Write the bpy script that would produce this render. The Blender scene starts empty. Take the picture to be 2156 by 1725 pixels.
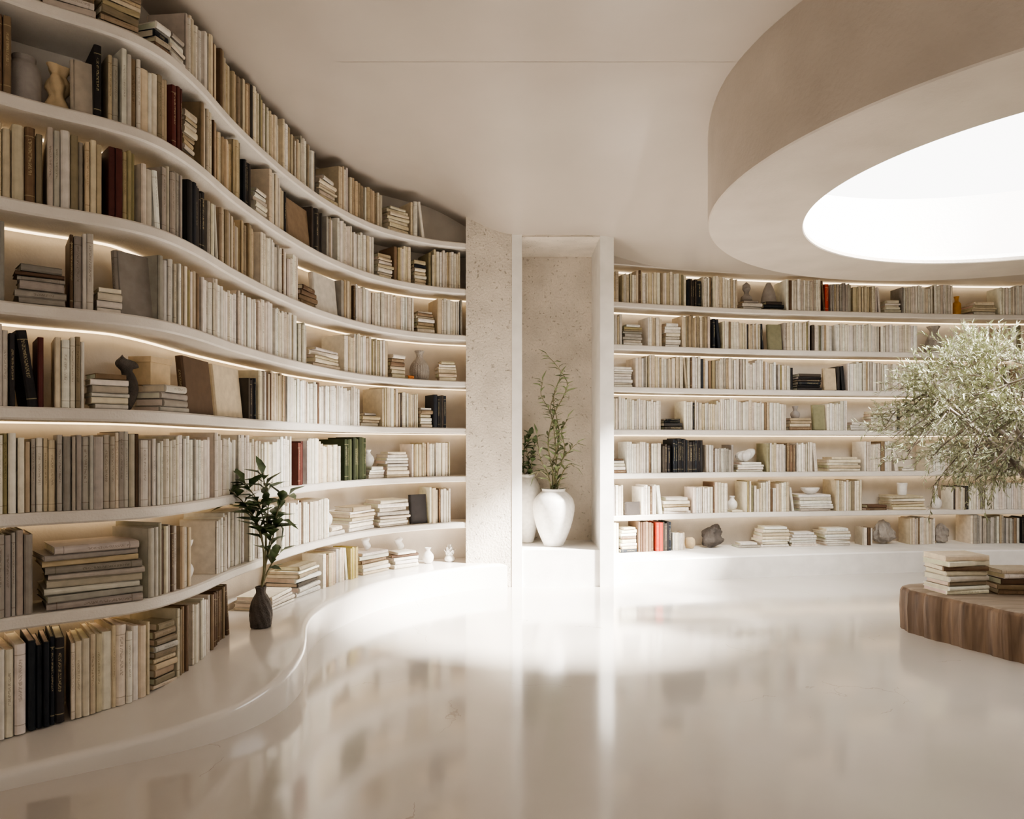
import bpy, math, random
import numpy as np
from mathutils import Vector, Matrix, noise
random.seed(7)
R=random.uniform
scene=bpy.context.scene
F=1500.0; CX=1078.0; HY=938.0; CZ=1.2
# ------------------------------------------------------------------ materials
def new_mat(name):
    m=bpy.data.materials.new(name); m.use_nodes=True
    nt=m.node_tree; b=nt.nodes['Principled BSDF']
    return m,nt,b
def plaster(name,col,rough=0.6,bump=0.15,scale=6,var=0.08,pits=0.0,spec=0.4):
    m,nt,b=new_mat(name); N=nt.nodes.new; L=nt.links.new
    tc=N('ShaderNodeTexCoord')
    n1=N('ShaderNodeTexNoise'); n1.inputs['Scale'].default_value=scale; n1.inputs['Detail'].default_value=6
    L(tc.outputs['Object'],n1.inputs['Vector'])
    r=N('ShaderNodeValToRGB'); r.color_ramp.elements[0].position=.3; r.color_ramp.elements[1].position=.7
    r.color_ramp.elements[0].color=tuple(c*(1-var) for c in col)+(1,)
    r.color_ramp.elements[1].color=tuple(min(1,c*(1+var)) for c in col)+(1,)
    L(n1.outputs['Fac'],r.inputs[0]); L(r.outputs[0],b.inputs['Base Color'])
    b.inputs['Roughness'].default_value=rough; b.inputs['Specular IOR Level'].default_value=spec
    n2=N('ShaderNodeTexNoise'); n2.inputs['Scale'].default_value=scale*14; n2.inputs['Detail'].default_value=5
    L(tc.outputs['Object'],n2.inputs['Vector'])
    bp=N('ShaderNodeBump'); bp.inputs['Strength'].default_value=bump; bp.inputs['Distance'].default_value=.01
    if pits>0:
        n3=N('ShaderNodeTexNoise'); n3.inputs['Scale'].default_value=40; n3.inputs['Detail'].default_value=4
        L(tc.outputs['Object'],n3.inputs['Vector'])
        rr=N('ShaderNodeValToRGB'); rr.color_ramp.elements[0].position=.28; rr.color_ramp.elements[1].position=.35
        L(n3.outputs['Fac'],rr.inputs[0])
        mm=N('ShaderNodeMath'); mm.operation='MULTIPLY_ADD'; mm.inputs[1].default_value=pits
        L(rr.outputs[0],mm.inputs[0]); L(n2.outputs['Fac'],mm.inputs[2]); L(mm.outputs[0],bp.inputs['Height'])
        mc=N('ShaderNodeMixRGB'); mc.blend_type='MULTIPLY'; mc.inputs[0].default_value=.18
        L(r.outputs[0],mc.inputs[1]); L(rr.outputs[0],mc.inputs[2]); L(mc.outputs[0],b.inputs['Base Color'])
    else: L(n2.outputs['Fac'],bp.inputs['Height'])
    L(bp.outputs[0],b.inputs['Normal'])
    return m
M_wall=plaster('plaster_wall',(.72,.66,.585),.65,.15)
M_shelf=plaster('plaster_shelf',(.73,.68,.62),.55,.25,8,.05)
M_rough=plaster('plaster_pitted',(.70,.63,.54),.75,.8,4,.13,pits=1.5)
M_white=plaster('plaster_white',(.86,.83,.79),.4,.06)
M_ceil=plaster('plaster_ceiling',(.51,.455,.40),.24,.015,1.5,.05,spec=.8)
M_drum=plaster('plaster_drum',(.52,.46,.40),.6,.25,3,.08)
M_bench=plaster('bench_microcement',(.69,.645,.595),.15,.015,2,.04,spec=.8)
# floor
M_floor,nt,b=new_mat('polished_microcement'); N=nt.nodes.new; L=nt.links.new
tc=N('ShaderNodeTexCoord'); n1=N('ShaderNodeTexNoise'); n1.inputs['Scale'].default_value=1.3; n1.inputs['Detail'].default_value=8
L(tc.outputs['Object'],n1.inputs['Vector'])
r=N('ShaderNodeValToRGB'); r.color_ramp.elements[0].position=.3; r.color_ramp.elements[1].position=.7
r.color_ramp.elements[0].color=(.525,.48,.43,1); r.color_ramp.elements[1].color=(.585,.54,.49,1)
L(n1.outputs['Fac'],r.inputs[0])
wn=N('ShaderNodeTexNoise'); wn.inputs['Scale'].default_value=2.5; wn.inputs['Detail'].default_value=6
L(tc.outputs['Object'],wn.inputs['Vector'])
add=N('ShaderNodeVectorMath'); add.operation='MULTIPLY_ADD'; add.inputs[1].default_value=(.5,.5,0)
L(wn.outputs['Color'],add.inputs[0]); L(tc.outputs['Object'],add.inputs[2])
vo=N('ShaderNodeTexVoronoi'); vo.feature='DISTANCE_TO_EDGE'; vo.inputs['Scale'].default_value=.75
L(add.outputs[0],vo.inputs['Vector'])
cr=N('ShaderNodeMath'); cr.operation='LESS_THAN'; cr.inputs[1].default_value=.0011
L(vo.outputs['Distance'],cr.inputs[0])
mk=N('ShaderNodeTexNoise'); mk.inputs['Scale'].default_value=2.2; L(tc.outputs['Object'],mk.inputs['Vector'])
mg=N('ShaderNodeMath'); mg.operation='GREATER_THAN'; mg.inputs[1].default_value=.56; L(mk.outputs['Fac'],mg.inputs[0])
mu=N('ShaderNodeMath'); mu.operation='MULTIPLY'; L(cr.outputs[0],mu.inputs[0]); L(mg.outputs[0],mu.inputs[1])
mu2=N('ShaderNodeMath'); mu2.operation='MULTIPLY'; mu2.inputs[1].default_value=.45; L(mu.outputs[0],mu2.inputs[0])
mx=N('ShaderNodeMixRGB'); mx.inputs[2].default_value=(.25,.21,.18,1)
L(mu2.outputs[0],mx.inputs[0]); L(r.outputs[0],mx.inputs[1]); L(mx.outputs[0],b.inputs['Base Color'])
rr=N('ShaderNodeMapRange'); rr.inputs['To Min'].default_value=.10; rr.inputs['To Max'].default_value=.15
L(n1.outputs['Fac'],rr.inputs['Value']); L(rr.outputs[0],b.inputs['Roughness'])
b.inputs['Specular IOR Level'].default_value=1.0
b.inputs['Coat Weight'].default_value=.6; b.inputs['Coat Roughness'].default_value=.10; b.inputs['Coat IOR'].default_value=1.6
bp=N('ShaderNodeBump'); bp.inputs['Strength'].default_value=.01; L(wn.outputs['Fac'],bp.inputs['Height']); L(bp.outputs[0],b.inputs['Normal'])
def emit(name,col,s):
    m=bpy.data.materials.new(name); m.use_nodes=True; nt=m.node_tree; nt.nodes.clear()
    e=nt.nodes.new('ShaderNodeEmission'); e.inputs[0].default_value=col+(1,); e.inputs[1].default_value=s
    o=nt.nodes.new('ShaderNodeOutputMaterial'); nt.links.new(e.outputs[0],o.inputs[0]); return m
M_led=emit('warm_led',(1,.74,.44),4.6)
M_ledr=emit('warm_led_soft',(1,.78,.51),5.4)
# luminous skylight film: glows and lets the sun through
M_sky=bpy.data.materials.new('skylight_film'); M_sky.use_nodes=True; nt=M_sky.node_tree; nt.nodes.clear()
e=nt.nodes.new('ShaderNodeEmission'); e.inputs[0].default_value=(1,.975,.945,1); e.inputs[1].default_value=4.8
t=nt.nodes.new('ShaderNodeBsdfTransparent'); a=nt.nodes.new('ShaderNodeAddShader'); o=nt.nodes.new('ShaderNodeOutputMaterial')
nt.links.new(e.outputs[0],a.inputs[0]); nt.links.new(t.outputs[0],a.inputs[1]); nt.links.new(a.outputs[0],o.inputs[0])
def ceramic(name,col,rough=.45,bump=.1,scale=30,var=.1):
    return plaster(name,col,rough,bump,scale,var)
M_cer_white=ceramic('ceramic_white',(.82,.79,.75),.35,.03)
M_cer_grey=ceramic('ceramic_grey',(.36,.33,.31),.7,.2)
M_cer_tan=ceramic('ceramic_tan',(.62,.48,.30),.7,.2)
M_cer_dark=ceramic('ceramic_dark',(.10,.085,.075),.7,.6,12,.4)
M_stone=ceramic('stone_grey',(.40,.36,.32),.8,.8,10,.35)
M_amber=ceramic('amber',(.65,.33,.07),.3,.05)
# wood
def wood(name,c1,c2,vert=True):
    m,nt,b=new_mat(name); N=nt.nodes.new; L=nt.links.new
    tc=N('ShaderNodeTexCoord'); mp=N('ShaderNodeMapping'); mp.inputs['Scale'].default_value=(14,14,1.2) if vert else (1.5,16,16)
    L(tc.outputs['Object'],mp.inputs[0]); n=N('ShaderNodeTexNoise'); n.inputs['Scale'].default_value=1.6; n.inputs['Detail'].default_value=9; n.inputs['Distortion'].default_value=.6
    L(mp.outputs[0],n.inputs['Vector']); r=N('ShaderNodeValToRGB'); r.color_ramp.elements[0].position=.32; r.color_ramp.elements[1].position=.68
    r.color_ramp.elements[0].color=c1+(1,); r.color_ramp.elements[1].color=c2+(1,)
    L(n.outputs['Fac'],r.inputs[0]); L(r.outputs[0],b.inputs['Base Color']); b.inputs['Roughness'].default_value=.6
    bp=N('ShaderNodeBump'); bp.inputs['Strength'].default_value=.5; bp.inputs['Distance'].default_value=.01
    L(n.outputs['Fac'],bp.inputs['Height']); L(bp.outputs[0],b.inputs['Normal']); return m
M_wood_side=wood('oak_side',(.085,.05,.03),(.23,.15,.095))
M_wood_top=wood('oak_top',(.20,.15,.11),(.34,.27,.205),False)
M_bark=wood('bark',(.08,.06,.045),(.26,.21,.16))
M_soil=plaster('soil',(.06,.045,.03),.95,1.0,20,.4)
def leafmat(name,c1,c2):
    m,nt,b=new_mat(name); N=nt.nodes.new; L=nt.links.new
    tc=N('ShaderNodeTexCoord'); n=N('ShaderNodeTexNoise'); n.inputs['Scale'].default_value=18; L(tc.outputs['Object'],n.inputs['Vector'])
    r=N('ShaderNodeValToRGB'); r.color_ramp.elements[0].position=.35; r.color_ramp.elements[1].position=.65
    r.color_ramp.elements[0].color=c1+(1,); r.color_ramp.elements[1].color=c2+(1,)
    L(n.outputs['Fac'],r.inputs[0]); L(r.outputs[0],b.inputs['Base Color']); b.inputs['Roughness'].default_value=.5
    return m
M_leaf_olive=leafmat('olive_leaf',(.19,.21,.11),(.42,.43,.28))
M_leaf_dark=leafmat('dark_leaf',(.05,.08,.033),(.13,.19,.08))
M_leaf_mid=leafmat('willow_leaf',(.12,.16,.07),(.26,.30,.15))
M_stem=leafmat('stem',(.16,.15,.07),(.28,.25,.14))
# book material
M_book,nt,b=new_mat('book_cloth_and_paper'); N=nt.nodes.new; L=nt.links.new
at=N('ShaderNodeVertexColor'); at.layer_name='Col'
uv=N('ShaderNodeUVMap'); uv.uv_map='UVMap'; sp=N('ShaderNodeSeparateXYZ'); L(uv.outputs[0],sp.inputs[0])
def math_(op,a,b_=None,c=None):
    n=N('ShaderNodeMath'); n.operation=op
    for i,v in enumerate((a,b_,c)):
        if v is None: continue
        if isinstance(v,(int,float)): n.inputs[i].default_value=v
        else: L(v,n.inputs[i])
    return n.outputs[0]
u,v=sp.outputs[0],sp.outputs[1]; al=at.outputs['Alpha']
inu=math_('LESS_THAN',math_('ABSOLUTE',math_('SUBTRACT',u,.5)),.17)
inv=math_('LESS_THAN',math_('ABSOLUTE',math_('SUBTRACT',v,math_('MULTIPLY_ADD',al,.2,.45))),math_('MULTIPLY_ADD',al,.15,.12))
cv=N('ShaderNodeCombineXYZ'); L(math_('MULTIPLY',u,5.0),cv.inputs[0]); L(math_('MULTIPLY',v,70.0),cv.inputs[1]); L(math_('MULTIPLY',al,300.0),cv.inputs[2])
nz=N('ShaderNodeTexNoise'); nz.inputs['Scale'].default_value=1; nz.inputs['Detail'].default_value=1; L(cv.outputs[0],nz.inputs['Vector'])
txt=math_('MULTIPLY',math_('MULTIPLY',inu,inv),math_('GREATER_THAN',nz.outputs['Fac'],.5))
txt=math_('MULTIPLY',txt,math_('GREATER_THAN',al,.5))
b1=math_('LESS_THAN',math_('ABSOLUTE',math_('SUBTRACT',v,.1)),.006)
b2=math_('LESS_THAN',math_('ABSOLUTE',math_('SUBTRACT',v,.88)),.006)
bands=math_('MULTIPLY',math_('ADD',b1,b2),math_('GREATER_THAN',al,.6))
mask=math_('MULTIPLY',math_('MINIMUM',math_('ADD',txt,bands),1.0),.5)
bw=N('ShaderNodeRGBToBW'); L(at.outputs['Color'],bw.inputs[0])
light=math_('GREATER_THAN',bw.outputs[0],.18)
tcx=N('ShaderNodeMixRGB'); L(light,tcx.inputs[0]); tcx.inputs[1].default_value=(.5,.42,.25,1)
dk=N('ShaderNodeMixRGB'); dk.blend_type='MULTIPLY'; dk.inputs[0].default_value=1; L(at.outputs['Color'],dk.inputs[1]); dk.inputs[2].default_value=(.35,.3,.25,1)
L(dk.outputs[0],tcx.inputs[2])
tc=N('ShaderNodeTexCoord'); gn=N('ShaderNodeTexNoise'); gn.inputs['Scale'].default_value=25; gn.inputs['Detail'].default_value=6; L(tc.outputs['Object'],gn.inputs['Vector'])
gr=N('ShaderNodeMapRange'); gr.inputs['From Min'].default_value=.3; gr.inputs['From Max'].default_value=.7; gr.inputs['To Min'].default_value=.86; gr.inputs['To Max'].default_value=1.08
L(gn.outputs['Fac'],gr.inputs['Value'])
gm=N('ShaderNodeVectorMath'); gm.operation='SCALE'; L(at.outputs['Color'],gm.inputs[0]); L(gr.outputs[0],gm.inputs['Scale'])
mx=N('ShaderNodeMixRGB'); L(mask,mx.inputs[0]); L(gm.outputs[0],mx.inputs[1]); L(tcx.outputs[0],mx.inputs[2])
L(mx.outputs[0],b.inputs['Base Color']); b.inputs['Roughness'].default_value=.6; b.inputs['Specular IOR Level'].default_value=.3
fn=N('ShaderNodeTexNoise'); fn.inputs['Scale'].default_value=300; L(tc.outputs['Object'],fn.inputs['Vector'])
bp=N('ShaderNodeBump'); bp.inputs['Strength'].default_value=.15; bp.inputs['Distance'].default_value=.002; L(fn.outputs['Fac'],bp.inputs['Height']); L(bp.outputs[0],b.inputs['Normal'])

# ------------------------------------------------------------------ mesh helpers
class MB:
    def __init__(s): s.v=[]; s.f=[]; s.m=[]
    def add(s,vs,fs,m=0):
        o=len(s.v); s.v+= [tuple(x) for x in vs]; s.f+=[tuple(i+o for i in f) for f in fs]; s.m+=[m]*len(fs)
    def obj(s,name,mats,smooth=False,parent=None,auto=None):
        me=bpy.data.meshes.new(name); me.from_pydata(s.v,[],s.f)
        for m in mats: me.materials.append(m)
        me.polygons.foreach_set('material_index',s.m)
        if smooth: me.polygons.foreach_set('use_smooth',[True]*len(s.f))
        me.update()
        if smooth and auto:
            try: me.set_sharp_from_angle(angle=math.radians(auto))
            except Exception: pass
        o=bpy.data.objects.new(name,me); scene.collection.objects.link(o)
        if parent: o.parent=parent
        return o
def box(mb,x0,x1,y0,y1,z0,z1,m=0):
    vs=[(x,y,z) for x in (x0,x1) for y in (y0,y1) for z in (z0,z1)]
    mb.add(vs,[(0,1,3,2),(4,6,7,5),(0,4,5,1),(2,3,7,6),(0,2,6,4),(1,5,7,3)],m)
def catmull(pts,n):
    P=[Vector(p) for p in pts]; P=[P[0]*2-P[1]]+P+[P[-1]*2-P[-2]]
    out=[]
    for i in range(1,len(P)-2):
        for k in range(24):
            t=k/24; a,b_,c,d=P[i-1],P[i],P[i+1],P[i+2]
            out.append(.5*((2*b_)+(c-a)*t+(2*a-5*b_+4*c-d)*t*t+(3*b_-a-3*c+d)*t**3))
    out.append(P[-2]); A=np.array([tuple(o) for o in out])
    s=np.concatenate([[0],np.cumsum(np.linalg.norm(np.diff(A,axis=0),axis=1))])
    q=np.linspace(0,s[-1],n); return np.stack([np.interp(q,s,A[:,k]) for k in range(A.shape[1])],1)
class Path:
    def __init__(s,pts,n=160):
        s.p=catmull(pts,n)
        for _ in range(6): s.p[1:-1]=(s.p[:-2]+2*s.p[1:-1]+s.p[2:])/4
        t=np.gradient(s.p,axis=0); t/=np.linalg.norm(t,axis=1)[:,None]; s.t=t
        s.n=np.stack([-t[:,1],t[:,0]],1)
        s.s=np.concatenate([[0],np.cumsum(np.linalg.norm(np.diff(s.p,axis=0),axis=1))]); s.L=s.s[-1]
        ok=s.p[:,1]>1.2
        s.px=np.where(ok,CX+F*s.p[:,0]/np.maximum(s.p[:,1],.1),-9999)
    def at(s,q):
        f=lambda a:np.array([np.interp(q,s.s,a[:,0]),np.interp(q,s.s,a[:,1])])
        p=f(s.p); t=f(s.t); t/=np.linalg.norm(t); return p,t,np.array([-t[1],t[0]])
    def s_of(s,px):
        i=np.where(s.px>-9000)[0]; return float(np.interp(px,s.px[i],s.s[i]))
def sweep(mb,path,prof,closed=True,caps=True,i0=0,i1=None,m=0):
    i1=len(path.p) if i1 is None else i1
    k=len(prof); vs=[]; fs=[]
    for i in range(i0,i1):
        for (n,z) in prof:
            q=path.p[i]+path.n[i]*n; vs.append((q[0],q[1],z))
    c=i1-i0
    for i in range(c-1):
        for j in range(k if closed else k-1):
            j2=(j+1)%k
            fs.append((i*k+j,(i+1)*k+j,(i+1)*k+j2,i*k+j2))
    if caps and closed:
        fs.append(tuple(range(k))); fs.append(tuple((c-1)*k+j for j in reversed(range(k))))
    mb.add(vs,fs,m)
def lathe(mb,prof,loc=(0,0,0),seg=40,m=0,fn=None):
    vs=[];fs=[];k=len(prof)
    for i in range(seg):
        a=2*math.pi*i/seg
        for (r,z) in prof:
            rr=r if fn is None else fn(r,z,a)
            vs.append((loc[0]+rr*math.cos(a),loc[1]+rr*math.sin(a),loc[2]+z))
    for i in range(seg):
        i2=(i+1)%seg
        for j in range(k-1): fs.append((i*k+j,i2*k+j,i2*k+j+1,i*k+j+1))
    mb.add(vs,fs,m)
def smooth_prof(pts,n=30):
    return [tuple(p) for p in catmull([(r,z) for r,z in pts],n)]
def tube(mb,pts,radii,seg=6,m=0):
    vs=[];fs=[];n=len(pts); P=[Vector(p) for p in pts]
    for i in range(n):
        d=(P[min(i+1,n-1)]-P[max(i-1,0)]).normalized()
        a=d.cross(Vector((.3,.9,.1))).normalized(); b_=d.cross(a)
        for k in range(seg):
            an=2*math.pi*k/seg; vs.append(P[i]+(a*math.cos(an)+b_*math.sin(an))*radii[i])
    for i in range(n-1):
        for k in range(seg):
            k2=(k+1)%seg; fs.append((i*seg+k,i*seg+k2,(i+1)*seg+k2,(i+1)*seg+k))
    fs.append(tuple(range(seg))); fs.append(tuple((n-1)*seg+k for k in range(seg)))
    mb.add(vs,fs,m)
def leaf(mb,base,d,l,w,m=0,droop=.15):
    d=Vector(d).normalized(); s=d.cross(Vector((R(-.4,.4),R(-.4,.4),1))); 
    if s.length<.01: s=Vector((1,0,0))
    s.normalize(); u_=s.cross(d).normalized(); b_=Vector(base)
    c1=b_+d*l*.35+u_*l*.03; c2=b_+d*l*.7-u_*l*droop*.5; tip=b_+d*l-u_*l*droop
    vs=[b_,c1+s*w*.5+u_*w*.18,c1-s*w*.5+u_*w*.18,c1,c2+s*w*.38+u_*w*.12,c2-s*w*.38+u_*w*.12,c2,tip]
    mb.add(vs,[(0,3,1),(0,2,3),(1,3,6,4),(3,2,5,6),(4,6,7),(6,5,7)],m)

# ------------------------------------------------------------------ paths
LP=Path([(-2.75,-.5),(-2.72,.6),(-2.55,1.5),(-2.25,2.2),(-1.91,2.67),(-1.65,2.88),(-1.52,3.05),(-1.47,3.35),(-1.465,3.8),(-1.40,4.45),(-1.27,5.05),(-1.04,5.57),(-.70,5.91),(-.39,6.045),(-.1,6.13)],230)
RP=Path([(.86,6.55),(1.6,6.76),(2.42,6.94),(3.91,7.14),(5.17,7.24),(6.89,7.2)],140)
ZS=[2.92,2.53,2.136,1.744,1.348,.94,.548]   # shelf tops
TH=.05; DEP=.30; ZC=3.3
def shelf_prof(z): 
    t=TH
    return [(.008,z),(0,z-.008),(0,z-t+.008),(.008,z-t),(DEP-.002,z-t),(DEP-.002,z)]
for tag,path,zs in (('l',LP,ZS),('r',RP,ZS[1:])):
    mb=MB()
    for z in zs: sweep(mb,path,shelf_prof(z))
    mb.obj('curved_bookshelf' if tag=='l' else 'curved_bookshelf.001',[M_shelf],True,auto=35)
# LED strips
mb=MB()
for z in ZS[1:]:
    sweep(mb,LP,[(.262,z-TH-.001),(.262,z-TH-.008),(.274,z-TH-.008),(.274,z-TH-.001)])
mb.obj('led_strip_light',[M_led])
mb=MB()
for z in [2.92]+ZS[1:]:
    sweep(mb,RP,[(.262,z-TH-.001),(.262,z-TH-.008),(.274,z-TH-.008),(.274,z-TH-.001)])
mb.obj('led_strip_light.001',[M_ledr])
# walls
mb=MB(); sweep(mb,LP,[(DEP,0),(DEP,ZC),(DEP+.12,ZC),(DEP+.12,0)]); mb.obj('wall_left',[M_wall],True,auto=35)
mb=MB(); sweep(mb,RP,[(DEP,0),(DEP,ZC),(DEP+.12,ZC),(DEP+.12,0)]); mb.obj('wall_back',[M_wall],True,auto=35)
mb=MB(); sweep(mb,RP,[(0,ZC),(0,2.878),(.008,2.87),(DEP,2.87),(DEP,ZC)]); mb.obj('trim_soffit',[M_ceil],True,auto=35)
# left bench (smooth serpentine, sinking into the floor toward the front of the room)
HB=.2
def hb(y): return float(np.interp(y,[1.0,2.2,2.67,3.0,3.3,3.7,4.1],[.03,.045,.085,.125,.165,.195,.2]))
BF=catmull([(-2.72,-.5),(-2.68,.6),(-2.5,1.4),(-2.2,2.0),(-1.88,2.38),(-1.55,2.62),(-1.28,2.80),(-1.11,3.0),(-1.03,3.25),(-1.03,3.5),(-1.08,3.75),(-1.16,4.05),(-1.19,4.39),(-1.12,4.75),(-.95,5.22),(-.64,5.62),(-.3,5.92),(0.0,6.05)],230)
for _ in range(6): BF[1:-1]=(BF[:-2]+2*BF[1:-1]+BF[2:])/4
t=np.gradient(BF,axis=0); t/=np.linalg.norm(t,axis=1)[:,None]; BN=np.stack([-t[:,1],t[:,0]],1)
vs=[];fs=[]
for i in range(230):
    h=hb(BF[i][1]); rr=min(.03,h*.45)
    prf=[(0,0),(0,h-rr)]+[(rr-rr*math.cos(q),h-rr+rr*math.sin(q)) for q in (.4,.8,1.2,1.5708)]+[(rr+.03,h)]
    q=LP.p[i]+LP.n[i]*(DEP-.005); 
    if q[0]>-.3: q=np.array([q[0],6.4])
    e_=BF[i]+BN[i]*(rr+.03); hq=hb(LP.p[i][1])
    for (n,z) in prf: p=BF[i]+BN[i]*n; vs.append((p[0],p[1],z))
    for k in (1,2,3):
        m_=e_+(q-e_)*k/3; vs.append((m_[0],m_[1],hb(max(m_[1],BF[i][1])) if k<3 else hq))
K=10
for i in range(229):
    for a in range(K-1): fs.append((i*K+a,(i+1)*K+a,(i+1)*K+a+1,i*K+a+1))
mb=MB(); mb.add(vs,fs); mb.obj('serpentine_bench',[M_bench],True,auto=50)
from mathutils.bvhtree import BVHTree
bvh=BVHTree.FromPolygons([Vector(v_) for v_ in vs],fs)
def bench_z(x,y):
    h=bvh.ray_cast(Vector((x,y,1)),Vector((0,0,-1)))
    return h[0].z if h[0] else HB
# right bench
RB=Path([(.80,6.12),(1.6,6.33),(2.4,6.5),(3.9,6.74),(5.2,6.82),(6.88,6.8)],100)
mb=MB(); sweep(mb,RB,[(0,0),(0,HB-.012),(.012,HB),(.9,HB),(.9,0)]); mb.obj('serpentine_bench.001',[M_white],True,auto=40)
# end wall, posts, niche
mb=MB(); box(mb,-.39,-.001,6.035,6.6,0,ZC); mb.obj('wall_end',[M_rough])
mb=MB(); box(mb,0,.085,6.03,6.12,0,3.05); mb.obj('trim_1',[M_white])
mb=MB(); box(mb,.746,.862,6.03,6.95,0,3.05); mb.obj('trim_2',[M_white])
mb=MB(); box(mb,-.001,.862,6.035,6.75,2.965,ZC); mb.obj('wall_lintel',[M_rough])
mb=MB(); box(mb,.0,.746,6.05,6.7,0,.31); mb.obj('trim_niche_sill',[M_white])
mb=MB(); box(mb,-.2,.80,6.68,6.78,.2,ZC); mb.obj('wall_niche',[M_rough])
# floor
mb=MB(); box(mb,-3.6,7.6,-3.6,8,-.1,0); mb.obj('floor',[M_floor])
# ceiling with round hole
OC=(3.36,4.15); RO=2.14; RI=1.54
mb=MB(); angs=sorted(set([2*math.pi*i/128 for i in range(128)]+[math.atan2(y-OC[1],x-OC[0])%(2*math.pi) for x in (-3.6,7.6) for y in (-3.6,8)]))
vs=[]
for a in angs:
    c,s_=math.cos(a),math.sin(a)
    tx=((7.6 if c>0 else -3.6)-OC[0])/c if abs(c)>1e-6 else 1e9
    ty=((8 if s_>0 else -3.6)-OC[1])/s_ if abs(s_)>1e-6 else 1e9
    T=min(tx,ty)
    vs+= [(OC[0]+2.1*c,OC[1]+2.1*s_,ZC),(OC[0]+T*c,OC[1]+T*s_,ZC),(OC[0]+2.1*c,OC[1]+2.1*s_,ZC+.06),(OC[0]+T*c,OC[1]+T*s_,ZC+.06)]
n=len(angs); fs=[]
for i in range(n):
    j=(i+1)%n
    fs+=[(4*i,4*i+1,4*j+1,4*j),(4*i+2,4*j+2,4*j+3,4*i+3),(4*i,4*j,4*j+2,4*i+2)]
mb.add(vs,fs)
# the ceiling sweeps down smoothly to the head of the niche and the far bookshelf
def sst(q): q=min(1,max(0,q)); return q*q*(3-2*q)
xs=np.linspace(-.95,6.9,200); ys=np.linspace(3.9,7.5,92)
cvs=[]; cfs=[]
rx=RP.p[:,0]; ry=RP.p[:,1]
for x in xs:
    ye=6.03 if x<.86 else float(np.interp(x,[.86,1.3],[6.03,np.interp(x,rx,ry)])) if x<1.3 else float(np.interp(x,rx,ry))
    ze=2.985 if x<.6 else 2.985-(2.985-2.872)*sst((x-.6)/.9)
    fx=sst((x+.85)/.9)
    for y in ys:
        cvs.append((x,y,ZC-.001-(ZC-ze)*fx*sst((y-3.95)/(ye-3.95))**1.0))
ny=len(ys)
for i in range(len(xs)-1):
    for j in range(ny-1):
        cx=(xs[i]+xs[i+1])/2-OC[0]; cy=(ys[j]+ys[j+1])/2-OC[1]
        if cx*cx+cy*cy<2.105**2: continue
        cfs.append((i*ny+j,i*ny+j+1,(i+1)*ny+j+1,(i+1)*ny+j))
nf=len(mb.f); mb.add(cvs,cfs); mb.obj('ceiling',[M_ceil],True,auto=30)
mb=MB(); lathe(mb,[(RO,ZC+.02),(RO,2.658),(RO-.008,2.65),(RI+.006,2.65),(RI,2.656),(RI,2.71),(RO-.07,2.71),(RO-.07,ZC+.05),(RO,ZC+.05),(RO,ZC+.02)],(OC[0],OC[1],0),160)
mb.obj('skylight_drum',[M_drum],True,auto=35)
mb=MB(); mb.add([(OC[0]+(RI+.01)*math.cos(2*math.pi*i/96),OC[1]+(RI+.01)*math.sin(2*math.pi*i/96),2.68) for i in range(96)],[tuple(range(96))]); mb.obj('skylight_window',[M_sky])
# right wall + wall behind the camera with an added opening for sky light
mb=MB(); box(mb,6.9,7.0,-3.6,7.7,0,ZC); mb.obj('wall_right',[M_wall])
mb=MB(); box(mb,-3.4,-3.3,-3.6,-.3,0,ZC); box(mb,-3.3,-3.0,-.5,-.4,0,ZC); mb.obj('wall_side',[M_wall])
mb=MB()
box(mb,-3.4,-2.6,-3.6,-3.5,0,ZC); box(mb,6.0,6.9,-3.6,-3.5,0,ZC); box(mb,-2.6,6.0,-3.6,-3.5,0,.25); box(mb,-2.6,6.0,-3.6,-3.5,2.9,ZC)
mb.obj('wall_front',[M_wall])
mb=MB()
for i in range(7):
    x=-2.6+8.6*i/6; box(mb,x-.03,x+.03,-3.58,-3.52,.25,2.9)
box(mb,-2.6,6.0,-3.585,-3.515,.25,.31); box(mb,-2.6,6.0,-3.585,-3.515,2.84,2.9)
mb.obj('added_window',[M_cer_white])

# ------------------------------------------------------------------ books
PAL={
'white':[(.78,.74,.67),(.83,.80,.75),(.72,.67,.58),(.80,.76,.70),(.66,.60,.51)],
'cream':[(.72,.64,.50),(.78,.73,.63),(.62,.54,.40),(.80,.76,.70),(.55,.47,.34),(.70,.66,.60),(.74,.68,.56)],
'tan':[(.46,.37,.24),(.56,.46,.32),(.36,.29,.20),(.64,.56,.43),(.28,.23,.16),(.58,.52,.42)],
'grey':[(.38,.35,.32),(.50,.47,.43),(.28,.26,.235),(.60,.57,.53),(.45,.41,.35)],
'dark':[(.022,.02,.022),(.04,.036,.036),(.07,.057,.048),(.02,.024,.032)],
'brown':[(.13,.08,.05),(.19,.125,.08),(.25,.18,.115)],
'red':[(.11,.03,.026),(.085,.025,.022),(.14,.045,.035)],
'brightred':[(.45,.055,.03)],
'olive':[(.30,.26,.14),(.24,.22,.14),(.38,.32,.19)],
'green':[(.035,.045,.02),(.08,.09,.045),(.03,.035,.02)],
'yellow':[(.62,.50,.16),(.55,.46,.22)],
'orange':[(.65,.22,.05)],
}
PAGE=(.76,.69,.56)
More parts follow.
